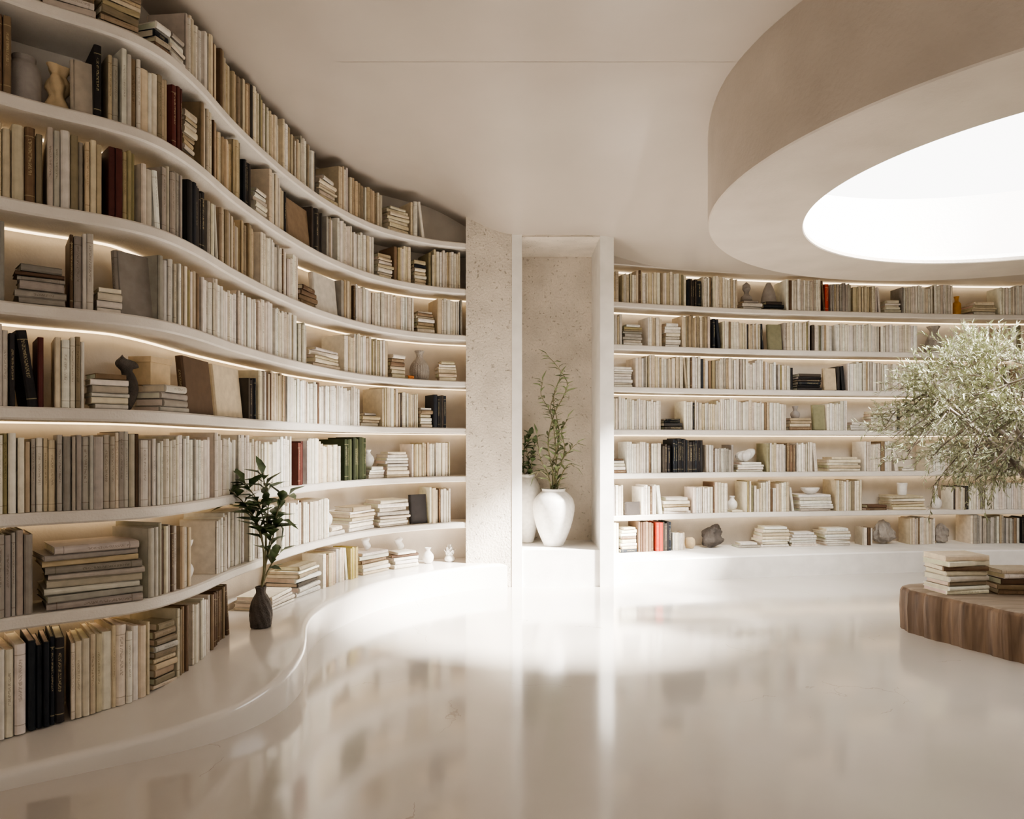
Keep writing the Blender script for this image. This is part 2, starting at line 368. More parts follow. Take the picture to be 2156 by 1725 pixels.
def pick(p):
    if p=='mix': p=random.choices(['cream','white','tan','grey','dark','brown','olive','red'],[7,5,3,3,1.3,.6,.3,.15])[0]
    if p=='cream' and random.random()<.2: p=random.choice(['tan','grey','white','olive','tan','brown','tan','dark'])
    if p=='white' and random.random()<.1: p=random.choice(['tan','cream','grey','brown'])
    if p=='tan' and random.random()<.2: p=random.choice(['cream','grey','brown'])
    if p=='grey' and random.random()<.12: p=random.choice(['cream','tan','brown'])
    c=random.choice(PAL[p]); k=R(.85,1.12); return tuple(min(.86,x*k*w_*R(.97,1.03)) for x,w_ in zip(c,(1.0,.985,.955)))
class Books:
    def __init__(s): s.v=[];s.f=[];s.c=[];s.uv=[]
    def boxx(s,o,T,D,H,t0,t1,d0,d1,h0,h1,col,al):
        b=len(s.v)
        for t_ in (t0,t1):
            for d_ in (d0,d1):
                for h_ in (h0,h1): s.v.append(o+T*t_+D*d_+H*h_)
        for f in ((0,1,3,2),(4,6,7,5),(0,4,5,1),(2,3,7,6),(0,2,6,4),(1,5,7,3)):
            s.f.append(tuple(i+b for i in f)); s.c+=[col+(al,)]*4; s.uv+=[(-1,-1)]*4
    def book(s,o,T,D,H,th,dp,ht,col,rounded=None):
        al=random.random(); h=th/2
        s.boxx(o,T,D,H,-h+.0022,h-.0022,.004,dp-.005,.004,ht-.004,tuple(x*R(.92,1.08) for x in PAGE),0)
        s.boxx(o,T,D,H,-h,-h+.0025,.003,dp,0,ht,col,al); s.boxx(o,T,D,H,h-.0025,h,.003,dp,0,ht,col,al)
        r=(R(.1,.6)*h if rounded is None else rounded); r=min(r,.009)
        pr=[(-h,.008),(-h*1.0,.002),(-h*.6,-r*.75),(0,-r),(h*.6,-r*.75),(h,.002),(h,.008)]
        b=len(s.v)
        for (t_,d_) in pr: s.v.append(o+T*t_+D*d_)
        for (t_,d_) in pr: s.v.append(o+T*t_+D*d_+H*ht)
        for i in range(6):
            s.f.append((b+i,b+i+1,b+i+8,b+i+7)); s.c+=[col+(al,)]*4
            u0=(pr[i][0]/h+1)/2; u1=(pr[i+1][0]/h+1)/2
            s.uv+=[(u0,0),(u1,0),(u1,1),(u0,1)]
        s.f.append((b,b+7,b+13,b+6)); s.c+=[col+(al,)]*4; s.uv+=[(-1,-1)]*4
        s.f.append(tuple(b+i for i in range(7))); s.c+=[col+(al,)]*7; s.uv+=[(-1,-1)]*7
        s.f.append(tuple(b+7+i for i in range(7))); s.c+=[col+(al,)]*7; s.uv+=[(-1,-1)]*7
    def obj(s,name):
        me=bpy.data.meshes.new(name); me.from_pydata([tuple(x) for x in s.v],[],s.f)
        me.materials.append(M_book)
        ca=me.color_attributes.new('Col','FLOAT_COLOR','CORNER'); ca.data.foreach_set('color',np.array(s.c,dtype=np.float32).ravel())
        ul=me.uv_layers.new(name='UVMap'); ul.data.foreach_set('uv',np.array(s.uv,dtype=np.float32).ravel())
        o=bpy.data.objects.new(name,me); scene.collection.objects.link(o); return o
def V(p,z): return Vector((p[0],p[1],z))
Z=Vector((0,0,1))
def zat(z,p,n,o=.1):
    if not callable(z): return z
    return max(z(*(p+n*.02)),z(*(p+n*.2)))
def up_run(B,path,s0,s1,z,pal,h0,h1,clear=.335):
    s=s0; hb_=R(h0,h1); left=random.randint(3,9); sb0=0
    while True:
        th=random.choice([R(.014,.022),R(.018,.03),R(.024,.04)])
        if s+th>s1: break
        left-=1
        if left<=0: hb_=R(h0,h1); left=random.randint(2,8); sb0=R(0,.02)
        ht=min(clear,hb_*R(.95,1.03)*1.03); p,t_,n=path.at(s+th/2)
        T=Vector((t_[0],t_[1],0)); D=Vector((n[0],n[1],0))
        sb=.012+sb0+R(0,.01)+(.33-ht)*.08
        o=V(p+n*sb,zat(z,p,n)+.001); H=Z
        if .02<s1-s-th<.05 and random.random()<.12:
            an=R(.06,.14)
            H=(Z*math.cos(an)-T*math.sin(an)); T2=(T*math.cos(an)+Z*math.sin(an)); o=o+T*math.sin(an)*ht+Z*.5*th*math.sin(an)
            B.book(o,T2,D,H,th,min(.24,ht*.72),ht,pick(pal)); break
        B.book(o,T,D,H,th-R(.0012,.0028),min(.24,ht*R(.68,.78)),ht,pick(pal)); s+=th+(.0 if random.random()<.93 else R(.002,.008))
def stack(B,path,s0,s1,z,pal,n,clear=.33,th=(.016,.034)):
    w=s1-s0; k=max(1,int(round(w/.30))); ww=w/k; tops=[]
    for q in range(k):
        p,t_,n_=path.at(s0+ww*(q+.5)); zb=zat(z,p,n_)
        zz=zb+.001; nn=n if q==0 else max(2,n-random.randint(0,2))
        for i in range(nn):
            t0=R(*th)
            if zz+t0>zb+clear: break
            l=min(.34,ww*R(.82,.98)) if i<nn-1 else min(.34,ww*R(.65,.9))
            sc=s0+ww*(q+.5)+R(-.06,.06)*ww*.5; p,t_,n_=path.at(sc); a=R(-.09,.09)
            T=Vector((t_[0],t_[1],0)); D=Vector((n_[0],n_[1],0)); c,s_=math.cos(a),math.sin(a)
            T2=T*c+D*s_; D2=D*c-T*s_
            dp=min(.23,max(.12,l*R(.68,.8)))
            o=V(p,zz+t0/2)+D*(.02+R(0,.02))-T2*l/2
            B.book(o,Z,D2,T2,t0-.001,dp,l,pick(pal)); zz+=t0+.0008
        tops.append(zz)
    return tops[0]
def face(B,path,s0,s1,z,pal,h,sb=.07,th=.035):
    sc=(s0+s1)/2; p,t_,n=path.at(sc); T=Vector((t_[0],t_[1],0)); D=Vector((n[0],n[1],0))
    w=s1-s0; an=.10
    H=(Z*math.cos(an)+D*math.sin(an)); T2=(D*math.cos(an)-Z*math.sin(an))
    o=V(p+n*(sb+th/2),zat(z,p,n)+.002+th*.5*math.sin(an)*1.2)-T*w/2
    B.book(o,T2,T,H,th,w,h,pick(pal))
deco=[]
def fill(B,path,z,items,auto_lo,auto_hi,clear=.335):
    """items: (px0,px1,kind,palette,*params) along the shelf"""
    for it in items:
        s0,s1=path.s_of(it[0]),path.s_of(it[1]); k=it[2]
        if k=='u': up_run(B,path,s0,s1,z,it[3],it[4] if len(it)>4 else .24,it[5] if len(it)>5 else .31,clear)
        elif k=='s':
            top=stack(B,path,s0,s1,z,it[3],it[4],clear)
            if len(it)>5: deco.append((it[5],path,(s0+s1)/2,top))
        elif k=='f': face(B,path,s0,s1,z,it[3],it[4],it[5] if len(it)>5 else .07)
        elif k=='d':
            p,t_,n=path.at((s0+s1)/2); deco.append((it[3],path,(s0+s1)/2,zat(z,p,n)+.001))
    for (a,b_) in ((0.02,auto_lo),(auto_hi,path.L-.02)):
        s=a
        while s<b_-.1:
            q=random.random()
            if q<.72: w=min(R(.3,.8),b_-s); up_run(B,path,s,s+w,z,random.choice(['cream','white','mix','tan','grey']),.23,.31,clear)
            elif q<.9: w=min(R(.24,.3),b_-s); stack(B,path,s,s+w,z,'mix',random.randint(3,7))
            else: w=.08
            s+=w+.01
BL=Books(); 
rowsL=[
 (ZS[0],[(-60,80,'u','grey',.26,.3),(90,205,'s','grey',5),(212,300,'s','tan',8),(335,368,'s','mix',4),(368,400,'s','white',5),(402,470,'u','mix',.24,.31),(470,515,'u','tan',.26,.3),(520,600,'u','cream'),(600,675,'u','mix'),(680,716,'s','cream',6),(718,740,'u','cream'),(742,812,'u','tan',.24,.28),(820,868,'s','cream',7),(868,893,'u','cream',.27,.3)]),
 (ZS[1],[(-60,28,'u','brown',.28,.31),(30,92,'d','grey_jar'),(106,148,'d','tan_carved_vase'),(156,198,'f','grey',.22,.04),(199,230,'u','dark',.27,.28),(231,258,'u','grey',.26,.28),(259,370,'u','cream',.26,.30),(371,396,'u','red',.26,.27),(398,424,'s','tan',8),(430,515,'u','tan',.25,.3),(520,545,'u','dark',.24,.28),(546,572,'s','white',6),(572,612,'u','cream'),(617,662,'f','brown',.25,.03),(662,690,'u','dark',.26,.28),(692,715,'u','grey',.26,.29),(716,796,'u','white',.26,.3),(800,832,'s','cream',7),(833,872,'u','cream'),(875,902,'s','cream',7),(904,976,'u','cream',.25,.3)]),
 (ZS[2],[(-60,100,'u','tan',.27,.31),(100,180,'u','grey',.27,.31),(180,233,'u','tan',.27,.31),(232,264,'u','red',.28,.29),(262,305,'u','olive',.27,.29),(305,350,'u','white',.24,.26),(350,402,'u','grey',.27,.30),(404,446,'u','dark',.27,.30),(448,468,'u','grey',.25,.27),(470,552,'u','tan',.24,.3),(555,636,'u','white',.24,.30),(640,676,'s','brown',4),(676,722,'f','tan',.26,.04),(724,748,'u','tan',.26,.28),(750,878,'u','white',.25,.3),(880,920,'s','tan',7),(922,976,'u','cream',.27,.3)]),
 (ZS[3],[(-60,28,'u','grey',.28,.31),(32,145,'s','grey',6),(147,206,'u','grey',.29,.31),(207,264,'s','white',4),(268,340,'f','grey',.27,.06),(342,384,'u','grey',.26,.28),(386,432,'u','cream',.25,.28),(433,548,'u','white',.25,.30),(550,657,'u','white',.25,.30),(660,728,'s','mix',5),(730,826,'u','cream',.25,.3),(828,858,'s','cream',6),(862,876,'s','orange',1),(880,918,'d','ribbed_vase'),(924,964,'s','cream',6)]),
 (ZS[4],[(-60,22,'u','grey',.28,.31),(22,80,'u','dark',.27,.31),(80,118,'u','red',.27,.29),(116,192,'u','cream',.26,.28),(194,278,'s','mix',6),(286,338,'d','dark_bird_sculpture'),(348,408,'s','grey',4,'olive_box'),(416,470,'f','brown',.27,.05),(478,530,'f','tan',.27,.05),(532,550,'u','dark',.20,.25),(552,612,'u','tan',.26,.29),(612,766,'u','white',.25,.29),(768,806,'s','tan',4),(808,888,'u','mix',.24,.3),(888,914,'s','cream',6),(914,944,'u','dark',.26,.28)]),
 (ZS[5],[(-60,120,'u','cream',.27,.29),(120,330,'u','grey',.28,.30),(330,460,'u','white',.27,.30),(460,560,'u','white',.27,.31),(560,632,'u','white',.26,.3),(633,652,'u','red',.26,.28),(652,728,'u','cream',.24,.3),(730,778,'u','green',.30,.32),(782,818,'s','white',4,'small_white_vase'),(818,866,'s','cream',8),(870,952,'u','cream',.25,.3)]),
 (ZS[6],[(-60,72,'u','grey',.29,.32),(76,312,'s','grey',9),(320,386,'u','grey',.28,.31),(388,412,'u','tan',.26,.28),(414,462,'d','hourglass_vase'),(466,530,'u','white',.26,.30),(532,600,'u','white',.25,.29),(600,700,'u','white',.25,.29),(702,734,'s','white',2,'small_white_vase'),(740,800,'s','cream',7),(802,868,'s','white',8),(872,905,'f','dark',.24,.04),(907,952,'u','cream',.26,.3)]),
 (bench_z,[(-60,60,'u','white',.32,.34),(60,150,'u','dark',.32,.345),(150,330,'u','cream',.29,.33),(333,380,'s','tan',10),(382,414,'u','tan',.29,.30),(416,452,'u','white',.26,.28),(454,500,'u','brown',.25,.26),(575,630,'s','white',4),(634,684,'s','mix',7),(686,742,'u','cream',.22,.26),(743,762,'u','yellow',.22,.25),(766,830,'s','cream',6,'small_white_figurine'),(832,888,'s','white',5,'small_white_figurine'),(895,934,'d','small_white_vase'),(938,972,'d','plaster_rose')]),
]
lo=LP.s_of(-60)
for z,it in rowsL:
    fill(BL,LP,z,it,lo,LP.L,clear=.36 if callable(z) else (.34 if z<2.9 else .36))
BL.obj('shelf_books')
BR=Books()
rowsR=[
 (ZS[1],[(1292,1312,'u','tan',.27,.29),(1312,1450,'u','cream',.25,.31),(1450,1480,'u','dark',.22,.27),(1482,1502,'u','white',.25,.28),(1504,1558,'u','cream',.25,.3),(1563,1608,'s','grey',3,'grey_bust'),(1610,1655,'s','dark',3,'grey_cone_vase'),(1657,1740,'u','white',.28,.3),(1740,1750,'u','brightred',.26,.27),(1752,1800,'u','grey',.26,.28),(1800,1862,'u','cream',.24,.3),(1866,1900,'s','mix',5),(1902,2015,'u','white',.24,.29),(2022,2044,'d','amber_jar'),(2048,2104,'s','cream',5),(2108,2240,'u','white',.27,.3)]),
 (ZS[2],[(1292,1312,'u','grey',.22,.27),(1314,1356,'s','mix',8),(1366,1400,'u','cream',.24,.28),(1402,1436,'s','white',8),(1438,1502,'u','tan',.26,.3),(1503,1524,'u','dark',.25,.28),(1524,1616,'u','cream',.24,.27),(1622,1650,'f','olive',.25,.03),(1652,1712,'u','cream',.26,.29),(1712,1760,'u','mix',.22,.25),(1764,1938,'u','white',.25,.27),(1966,2002,'d','dark_carved_vase'),(2010,2050,'d','white_bulb_vase'),(2056,2096,'u','mix',.26,.29),(2100,2240,'u','cream',.24,.29)]),
 (ZS[3],[(1292,1336,'s','white',8),(1340,1450,'u','cream',.26,.3),(1450,1548,'u','mix',.26,.3),(1548,1640,'u','white',.24,.29),(1642,1678,'u','cream',.2,.25),(1682,1736,'s','dark',6),(1740,1765,'f','tan',.22,.03),(1766,1788,'u','dark',.24,.27),(1788,1930,'u','white',.25,.28),(1932,1972,'u','mix',.27,.29),(1976,2240,'u','cream',.24,.28)]),
 (ZS[4],[(1292,1398,'u','white',.26,.3),(1400,1440,'s','dark',4),(1442,1520,'u','cream',.24,.28),(1520,1662,'u','white',.25,.3),(1664,1714,'s','tan',4,'small_grey_pot'),(1717,1742,'f','olive',.25,.03),(1744,1790,'u','white',.25,.29),(1792,1832,'s','white',3),(1836,1880,'s','cream',7),(1884,1990,'u','cream',.24,.28),(1996,2240,'u','white',.24,.28)]),
 (ZS[5],[(1292,1320,'s','mix',5),(1322,1398,'u','white',.26,.28),(1398,1414,'u','dark',.24,.26),(1420,1488,'u','dark',.28,.31),(1490,1550,'u','grey',.22,.27),(1553,1614,'s','white',4,'white_shell'),(1616,1660,'u','cream',.24,.28),(1660,1680,'u','brown',.26,.28),(1680,1730,'u','white',.27,.3),(1742,1820,'s','cream',5),(1823,1896,'u','white',.26,.3),(1902,1930,'s','white',2),(1960,2010,'u','white',.24,.28),(2014,2240,'u','cream',.24,.28)]),
 (ZS[6],[(1292,1318,'u','white',.26,.28),(1320,1350,'f','dark',.12,.02),(1352,1396,'u','white',.26,.3),(1398,1458,'s','white',5),(1462,1540,'u','white',.2,.28),(1543,1568,'s','cream',1,'small_white_vase'),(1572,1680,'u','cream',.22,.3),(1683,1758,'s','white',6,'grey_bowl'),(1762,1820,'u','cream',.26,.31),(1824,1876,'s','brown',2),(1880,1954,'s','cream',5,'small_white_cup'),(1978,2002,'d','white_bottle_vase'),(2008,2060,'u','cream',.22,.28),(2060,2240,'u','white',.24,.29)]),
 (HB,[(1292,1308,'u','cream',.25,.28),(1310,1345,'s','cream',8),(1346,1384,'u','brown',.26,.28),(1384,1398,'u','brightred',.26,.27),(1398,1420,'u','dark',.26,.27),(1420,1450,'u','mix',.12,.17),(1455,1478,'d','round_pot'),(1484,1536,'d','dark_rock_sculpture'),(1558,1604,'s','cream',2),(1606,1666,'s','cream',7),(1668,1724,'s','white',6),(1740,1796,'s','white',7),(1820,1846,'u','white',.16,.18),(1850,1902,'d','grey_shell_sculpture'),(1920,1976,'u','cream',.24,.27),(1980,2020,'d','knot_sculpture'),(2046,2156,'u','grey',.24,.28),(2156,2240,'u','dark',.24,.27)]),
]
hi=RP.s_of(2240)
for z,it in rowsR: fill(BR,RP,z,it,0,hi,clear=.33 if z>2.5 or z==HB else .34)
BR.obj('shelf_books.001')

# ------------------------------------------------------------------ decorative pieces
def place(name,prof,loc,mat,seg=40,fn=None,n=34,smooth=True):
    mb=MB(); pr=smooth_prof(prof,n); pr=[(max(0,r),max(0,z)) for r,z in pr]
    lathe(mb,pr,loc,seg,0,fn); return mb.obj(name,[mat],smooth,auto=60)
def blob(name,loc,mat,fn,seg=40,rings=28):
    vs=[];fs=[]
    for i in range(rings+1):
        ph=math.pi*i/rings
        for k in range(seg):
            vs.append(Vector(fn(2*math.pi*k/seg,ph)))
    zmin=min(v_.z for v_ in vs); vs=[v_-Vector((0,0,zmin))+Vector(loc) for v_ in vs]
    for i in range(rings):
        for k in range(seg):
            k2=(k+1)%seg; fs.append((i*seg+k,(i+1)*seg+k,(i+1)*seg+k2,i*seg+k2))
    mb=MB(); mb.add(vs,fs); return mb.obj(name,[mat],True)
def rot(v_,t_):
    return (v_[0]*t_[0]-v_[1]*t_[1], v_[0]*t_[1]+v_[1]*t_[0], v_[2])
def make(kind,loc,t_):
    L_=loc
    if kind=='grey_jar': place(kind,[(0,0),(.053,0),(.057,.01),(.058,.09),(.057,.15),(.048,.175),(.04,.185),(.042,.205),(.036,.205),(.034,.18),(0,.17)],L_,M_cer_grey,n=50)
    elif kind=='tan_carved_vase': place(kind,[(0,0),(.025,0),(.042,.03),(.03,.07),(.027,.09),(.042,.12),(.038,.15),(.026,.17),(.042,.2),(.034,.2),(.02,.17),(0,.16)],L_,M_cer_tan,fn=lambda r,z,a:r*(1+.22*math.cos(3*a+z*25)),n=44)
    elif kind=='ribbed_vase': place(kind,[(0,0),(.06,0),(.08,.05),(.076,.12),(.046,.17),(.03,.19),(.028,.22),(.042,.25),(.035,.25),(.02,.22),(0,.2)],L_,M_stone,seg=72,fn=lambda r,z,a:r*(1+.035*math.cos(24*a)),n=44)
    elif kind=='dark_bird_sculpture':
        def f(th,ph):
            q=1-ph/math.pi; w=.040*math.sin(ph)**.6*(1-.45*q)+.0; 
            if .72<q<.95: w+=.020*math.sin((q-.72)/.23*math.pi)
            x=w*math.cos(th)+.03*math.sin(q*5)*q; y=w*.8*math.sin(th); z=.24*q
            if math.cos(th)>.6 and .78<q<.92: x+=.025
            nn=noise.noise(Vector((x*30,y*30,z*30)))*.006
            return rot((x-.004+nn,y+nn,z),t_)
        blob(kind,L_,M_cer_dark,f)
    elif kind=='hourglass_vase': place(kind,[(0,0),(.032,0),(.05,.035),(.046,.065),(.02,.1),(.022,.125),(.042,.165),(.05,.19),(.044,.19),(.02,.14),(0,.12)],L_,M_cer_white)
    elif kind=='small_white_vase': place(kind,[(0,0),(.03,0),(.048,.035),(.045,.07),(.022,.1),(.02,.115),(.028,.13),(.022,.13),(.012,.11),(0,.1)],L_,M_cer_white)
    elif kind=='small_white_figurine':
        def f(th,ph):
            q=1-ph/math.pi; w=.035*math.sin(ph)**.5*(1-.35*q)+(.012*math.sin((q-.65)/.3*math.pi) if .65<q<.95 else 0)
            return rot((w*math.cos(th)*1.2+.012*math.sin(q*7),w*.8*math.sin(th),.11*q),t_)
        blob(kind,L_,M_cer_white,f,28,24)
    elif kind=='plaster_rose':
        mb=MB()
        place_l=Vector(L_)
        lathe(mb,smooth_prof([(0,0),(.03,0),(.045,.02),(.03,.05),(.012,.06)],14),L_,24)
        for ring,(cnt,rad,hh,w) in enumerate([(7,.05,.07,.05),(6,.036,.095,.045),(4,.02,.115,.035)]):
            for i in range(cnt):
                a=2*math.pi*i/cnt+ring; d=Vector((math.cos(a),math.sin(a),0)); s_=Vector((-d.y,d.x,0)); b0=place_l+Z*.035
                vs=[];
                for r_ in range(5):
                    q=r_/4
                    for c_ in range(5):
                        e_=(c_/4-.5)*2; ww=w*math.sin(math.pi*(.2+.65*q))*.6
                        vs.append(b0+d*(rad*(.35+.75*q**1.5)-abs(e_)*rad*.25)+s_*e_*ww+Z*(hh*q-.2*abs(e_)**2*hh*q))
                mb.add(vs,[(r_*5+c_,r_*5+c_+1,r_*5+c_+6,r_*5+c_+5) for r_ in range(4) for c_ in range(4)])
        mb.obj(kind,[M_cer_white],True)
    elif kind=='olive_box':
        mb=MB(); vs=[]; 
        for (x0,x1,y0,y1,z0,z1) in ((-.07,.07,.02,.12,0,.10),(-.075,.075,.015,.125,.10,.125)):
            pts=[rot((x,y,z),t_) for x in (x0,x1) for y in (y0,y1) for z in (z0,z1)]
            mb.add([Vector(L_)+Vector(p)+Vector((t_[1],-t_[0],0))*.05 for p in pts],[(0,1,3,2),(4,6,7,5),(0,4,5,1),(2,3,7,6),(0,2,6,4),(1,5,7,3)])
        mb.obj('olive_keepsake_box',[M_cer_tan])
    elif kind in('grey_bust',):
        def f(th,ph):
            q=1-ph/math.pi
            prof=np.interp(q,[0,.05,.25,.4,.5,.65,.85,1],[.0,.06,.055,.022,.025,.042,.038,0])
            x=prof*math.cos(th); y=prof*math.sin(th)*(.8)
            if q>.5 and math.sin(th)<-.8 and .6<q<.7: y-=.014
            return rot((x,y,.20*q),t_)
        blob(kind,L_,M_cer_grey,f)
    elif kind=='grey_cone_vase': place(kind,[(0,0),(.07,0),(.075,.02),(.055,.12),(.03,.18),(.022,.2),(.015,.2),(.01,.18),(0,.17)],L_,M_cer_grey)
    elif kind=='amber_jar': place(kind,[(0,0),(.035,0),(.04,.01),(.04,.12),(.02,.15),(.02,.18),(.026,.2),(.02,.2),(.012,.17),(0,.16)],L_,M_amber)
    elif kind=='dark_carved_vase': place(kind,[(0,0),(.05,0),(.076,.04),(.07,.12),(.05,.19),(.035,.23),(.06,.28),(.05,.28),(.025,.23),(0,.2)],L_,M_stone,seg=60,fn=lambda r,z,a:r*(1+.08*math.cos(6*a+z*30)),n=44)
    elif kind=='white_bulb_vase': place(kind,[(0,0),(.07,0),(.095,.05),(.093,.1),(.06,.145),(.022,.165),(.02,.2),(.032,.225),(.026,.225),(.012,.19),(0,.18)],L_,M_cer_white,n=44)
    elif kind=='small_grey_pot': place(kind,[(0,0),(.03,0),(.045,.03),(.04,.06),(.02,.08),(.03,.12),(.024,.12),(.01,.08),(0,.07)],L_,M_cer_grey)
    elif kind=='white_shell':
        def f(th,ph):
            w=1+.18*math.cos(9*th); x=.09*math.sin(ph)*math.cos(th)*w; y=.06*math.sin(ph)*math.sin(th)*w; z=.055*math.cos(ph)+.05*math.sin(ph)*max(0,math.cos(th))
            return rot((x,y,z),t_)
        blob(kind,L_,M_cer_white,f)
    elif kind=='grey_bowl': place(kind,[(0,0),(.035,0),(.075,.03),(.09,.06),(.083,.062),(.06,.03),(0,.015)],L_,M_cer_white)
    elif kind=='small_white_cup': place(kind,[(0,0),(.035,0),(.042,.01),(.046,.08),(.05,.12),(.044,.12),(.038,.02),(0,.015)],L_,M_cer_white)
    elif kind=='white_bottle_vase': place(kind,[(0,0),(.03,0),(.05,.04),(.045,.09),(.015,.13),(.012,.2),(.02,.23),(.015,.23),(.008,.2),(0,.15)],L_,M_cer_white,n=44)
    elif kind=='round_pot': place(kind,[(0,0),(.03,0),(.05,.04),(.046,.085),(.025,.105),(.02,.1),(0,.08)],L_,M_cer_tan)
    elif kind in('dark_rock_sculpture','grey_shell_sculpture','knot_sculpture'):
        sc={'dark_rock_sculpture':(.12,.08,.22),'grey_shell_sculpture':(.115,.08,.23),'knot_sculpture':(.075,.06,.2)}[kind]
        sd={'dark_rock_sculpture':3,'grey_shell_sculpture':9,'knot_sculpture':14}[kind]
        def f(th,ph):
            base=Vector((math.sin(ph)*math.cos(th),math.sin(ph)*math.sin(th),math.cos(ph))); q=.5+.5*base.z
            nn=noise.noise(base*1.6+Vector((sd,0,0)))*.45+noise.noise(base*5+Vector((0,sd,0)))*.16
            k=(1+nn)*(1.15-.5*q)
            if kind!='dark_rock_sculpture': k*=1+.12*math.cos(10*th+8*q)
            x=base.x*sc[0]*k+(sc[0]*.5*q*q if kind=='dark_rock_sculpture' else 0)
            return rot((x,base.y*sc[1]*k,sc[2]*(max(q,.06)+.1*noise.noise(base*2.5+Vector((sd,sd,0))) )),t_)
        blob(kind,L_,M_cer_dark if kind=='dark_rock_sculpture' else M_stone,f,56,40)
for kind,path,s,z in deco:
    p,t_,n=path.at(s); q=p+n*.13; make(kind,(q[0],q[1],z),t_)

# ------------------------------------------------------------------ niche vases with tall plant
def vase_prof(h,r): return [(0,0),(r*.42,0),(r*.5,h*.03),(r*.82,h*.32),(r*1.0,h*.62),(r*.93,h*.82),(r*.62,h*.945),(r*.52,h*.965),(r*.60,h),(r*.5,h),(r*.4,h*.93),(0,h*.8)]
def plant(name,vase_h,vase_r,vmat,loc,stems,leafmat_,l0,l1,lw,lstart=.25,every=.035,prof=None,vfn=None,seed=1):
    random.seed(seed)
    e=bpy.data.objects.new(name,None); scene.collection.objects.link(e)
    mb=MB(); pr=smooth_prof(prof or vase_prof(vase_h,vase_r),48); lathe(mb,[(max(0,a),max(0,b_)) for a,b_ in pr],loc,48,0,vfn); mb.obj('vase',[vmat],True,parent=e,auto=60)
    st=MB(); lf=MB()
    for pts in stems:
        P=catmull([tuple(Vector(loc)+Vector(p)) for p in pts],40)
        tube(st,P,[.0055*(1-.7*i/39)+.001 for i in range(40)])
        Ls=np.concatenate([[0],np.cumsum(np.linalg.norm(np.diff(P,axis=0),axis=1))]); s=Ls[-1]*lstart
        while s<Ls[-1]:
            b_=Vector([np.interp(s,Ls,P[:,k]) for k in range(3)]); c_=Vector([np.interp(s-.02,Ls,P[:,k]) for k in range(3)])
            d=(b_-c_).normalized(); a=R(0,6.28); side=Vector((math.cos(a),math.sin(a),R(-.3,.4)))
            leaf(lf,b_,d*.6+side,R(l0,l1),lw*R(.8,1.2),0,R(.1,.35)); s+=every*R(.5,1.4)
        leaf(lf,Vector(P[-1]),Vector(P[-1]-P[-3]),l1*.8,lw)
    st.obj('stems',[M_stem],True,parent=e); lf.obj('leaves',[leafmat_],True,parent=e)
stm=[[(0,0,.38),(.0,-.01,.6),(-.05,-.03,.9),(.0,0,1.15),(.09,0,1.33),(.12,0,1.45),(.02,-.02,1.60),(-.05,0,1.68)],
     [(0.02,0,.38),(.03,0,.62),(.10,.02,.85),(.07,0,1.0),(.12,-.02,1.12)],
     [(-.02,0,.38),(-.04,0,.6),(-.12,-.02,.78),(-.15,0,.98)],
     [(0.01,.02,.38),(.05,.02,.7),(.16,.0,.86),(.20,-.02,.9)],
     [(0,0,.38),(.02,0,.8),(-.02,.0,1.15),(-.11,.0,1.33),(-.10,-.02,1.45)],
     [(0,-.02,.38),(.06,-.03,.6),(.13,-.04,.72),(.18,-.05,.70)],
     [(0,-.02,.38),(-.04,-.03,.58),(-.12,-.06,.66),(-.16,-.05,.62)],
     [(0,.02,.38),(-.01,.0,.7),(.04,.0,.95),(-.03,.0,1.2),(.03,.0,1.4)],
     [(0,0,.38),(.02,.02,.7),(.05,.03,1.0),(.0,.02,1.3),(.06,.0,1.5)]]
plant('potted_tall_plant',.50,.185,M_cer_white,(.37,6.33,.312),stm,M_leaf_mid,.07,.14,.026,.22,.034,seed=3)
stm=[[(0,0,.5),(.02,0,.7),(.0,-.02,.85),(.03,0,.98)],[(0.01,0,.5),(.05,-.02,.75),(.07,-.03,.9)],[(0,0,.5),(-.03,0,.7),(-.02,0,.9)]]
plant('potted_tall_plant.001',.62,.13,M_cer_white,(.135,6.53,.312),stm,M_leaf_dark,.07,.11,.05,.3,.025,seed=5)
# sprig vase on the bench by the bookshelf bend
stm=[[(0,0,.2),(.03,-.03,.30),(.045,-.05,.5),(.01,-.06,.68),(-.06,-.08,.80)],
     [(0,0,.2),(.03,-.03,.32),(.07,-.03,.52),(.12,-.04,.68),(.17,-.05,.73)],
     [(0,0,.2),(.03,-.03,.32),(.05,-.06,.52),(.06,-.06,.70),(.03,-.06,.84)],
     [(0,0,.2),(.04,-.02,.30),(.08,-.0,.38),(.10,.0,.40)],
     [(0,0,.2),(.03,-.03,.32),(.08,-.04,.5),(.11,-.05,.6),(.12,-.05,.58)],
     [(0,0,.2),(.03,-.04,.33),(.03,-.08,.5),(-.04,-.12,.68),(-.12,-.18,.78)],
     [(0,0,.2),(.03,-.04,.33),(.03,-.08,.52),(-.02,-.14,.66),(-.09,-.2,.69)]]
plant('potted_leafy_sprig',.25,.06,M_cer_dark,(-1.385,3.93,bench_z(-1.385,3.93)+.002),stm,M_leaf_dark,.09,.14,.052,.5,.022,
      prof=[(0,0),(.05,0),(.055,.02),(.06,.08),(.052,.13),(.035,.17),(.025,.19),(.03,.22),(.024,.22),(.016,.18),(0,.15)],vfn=lambda r,z,a:r*(1+.05*math.cos(10*a+z*60)),seed=8)

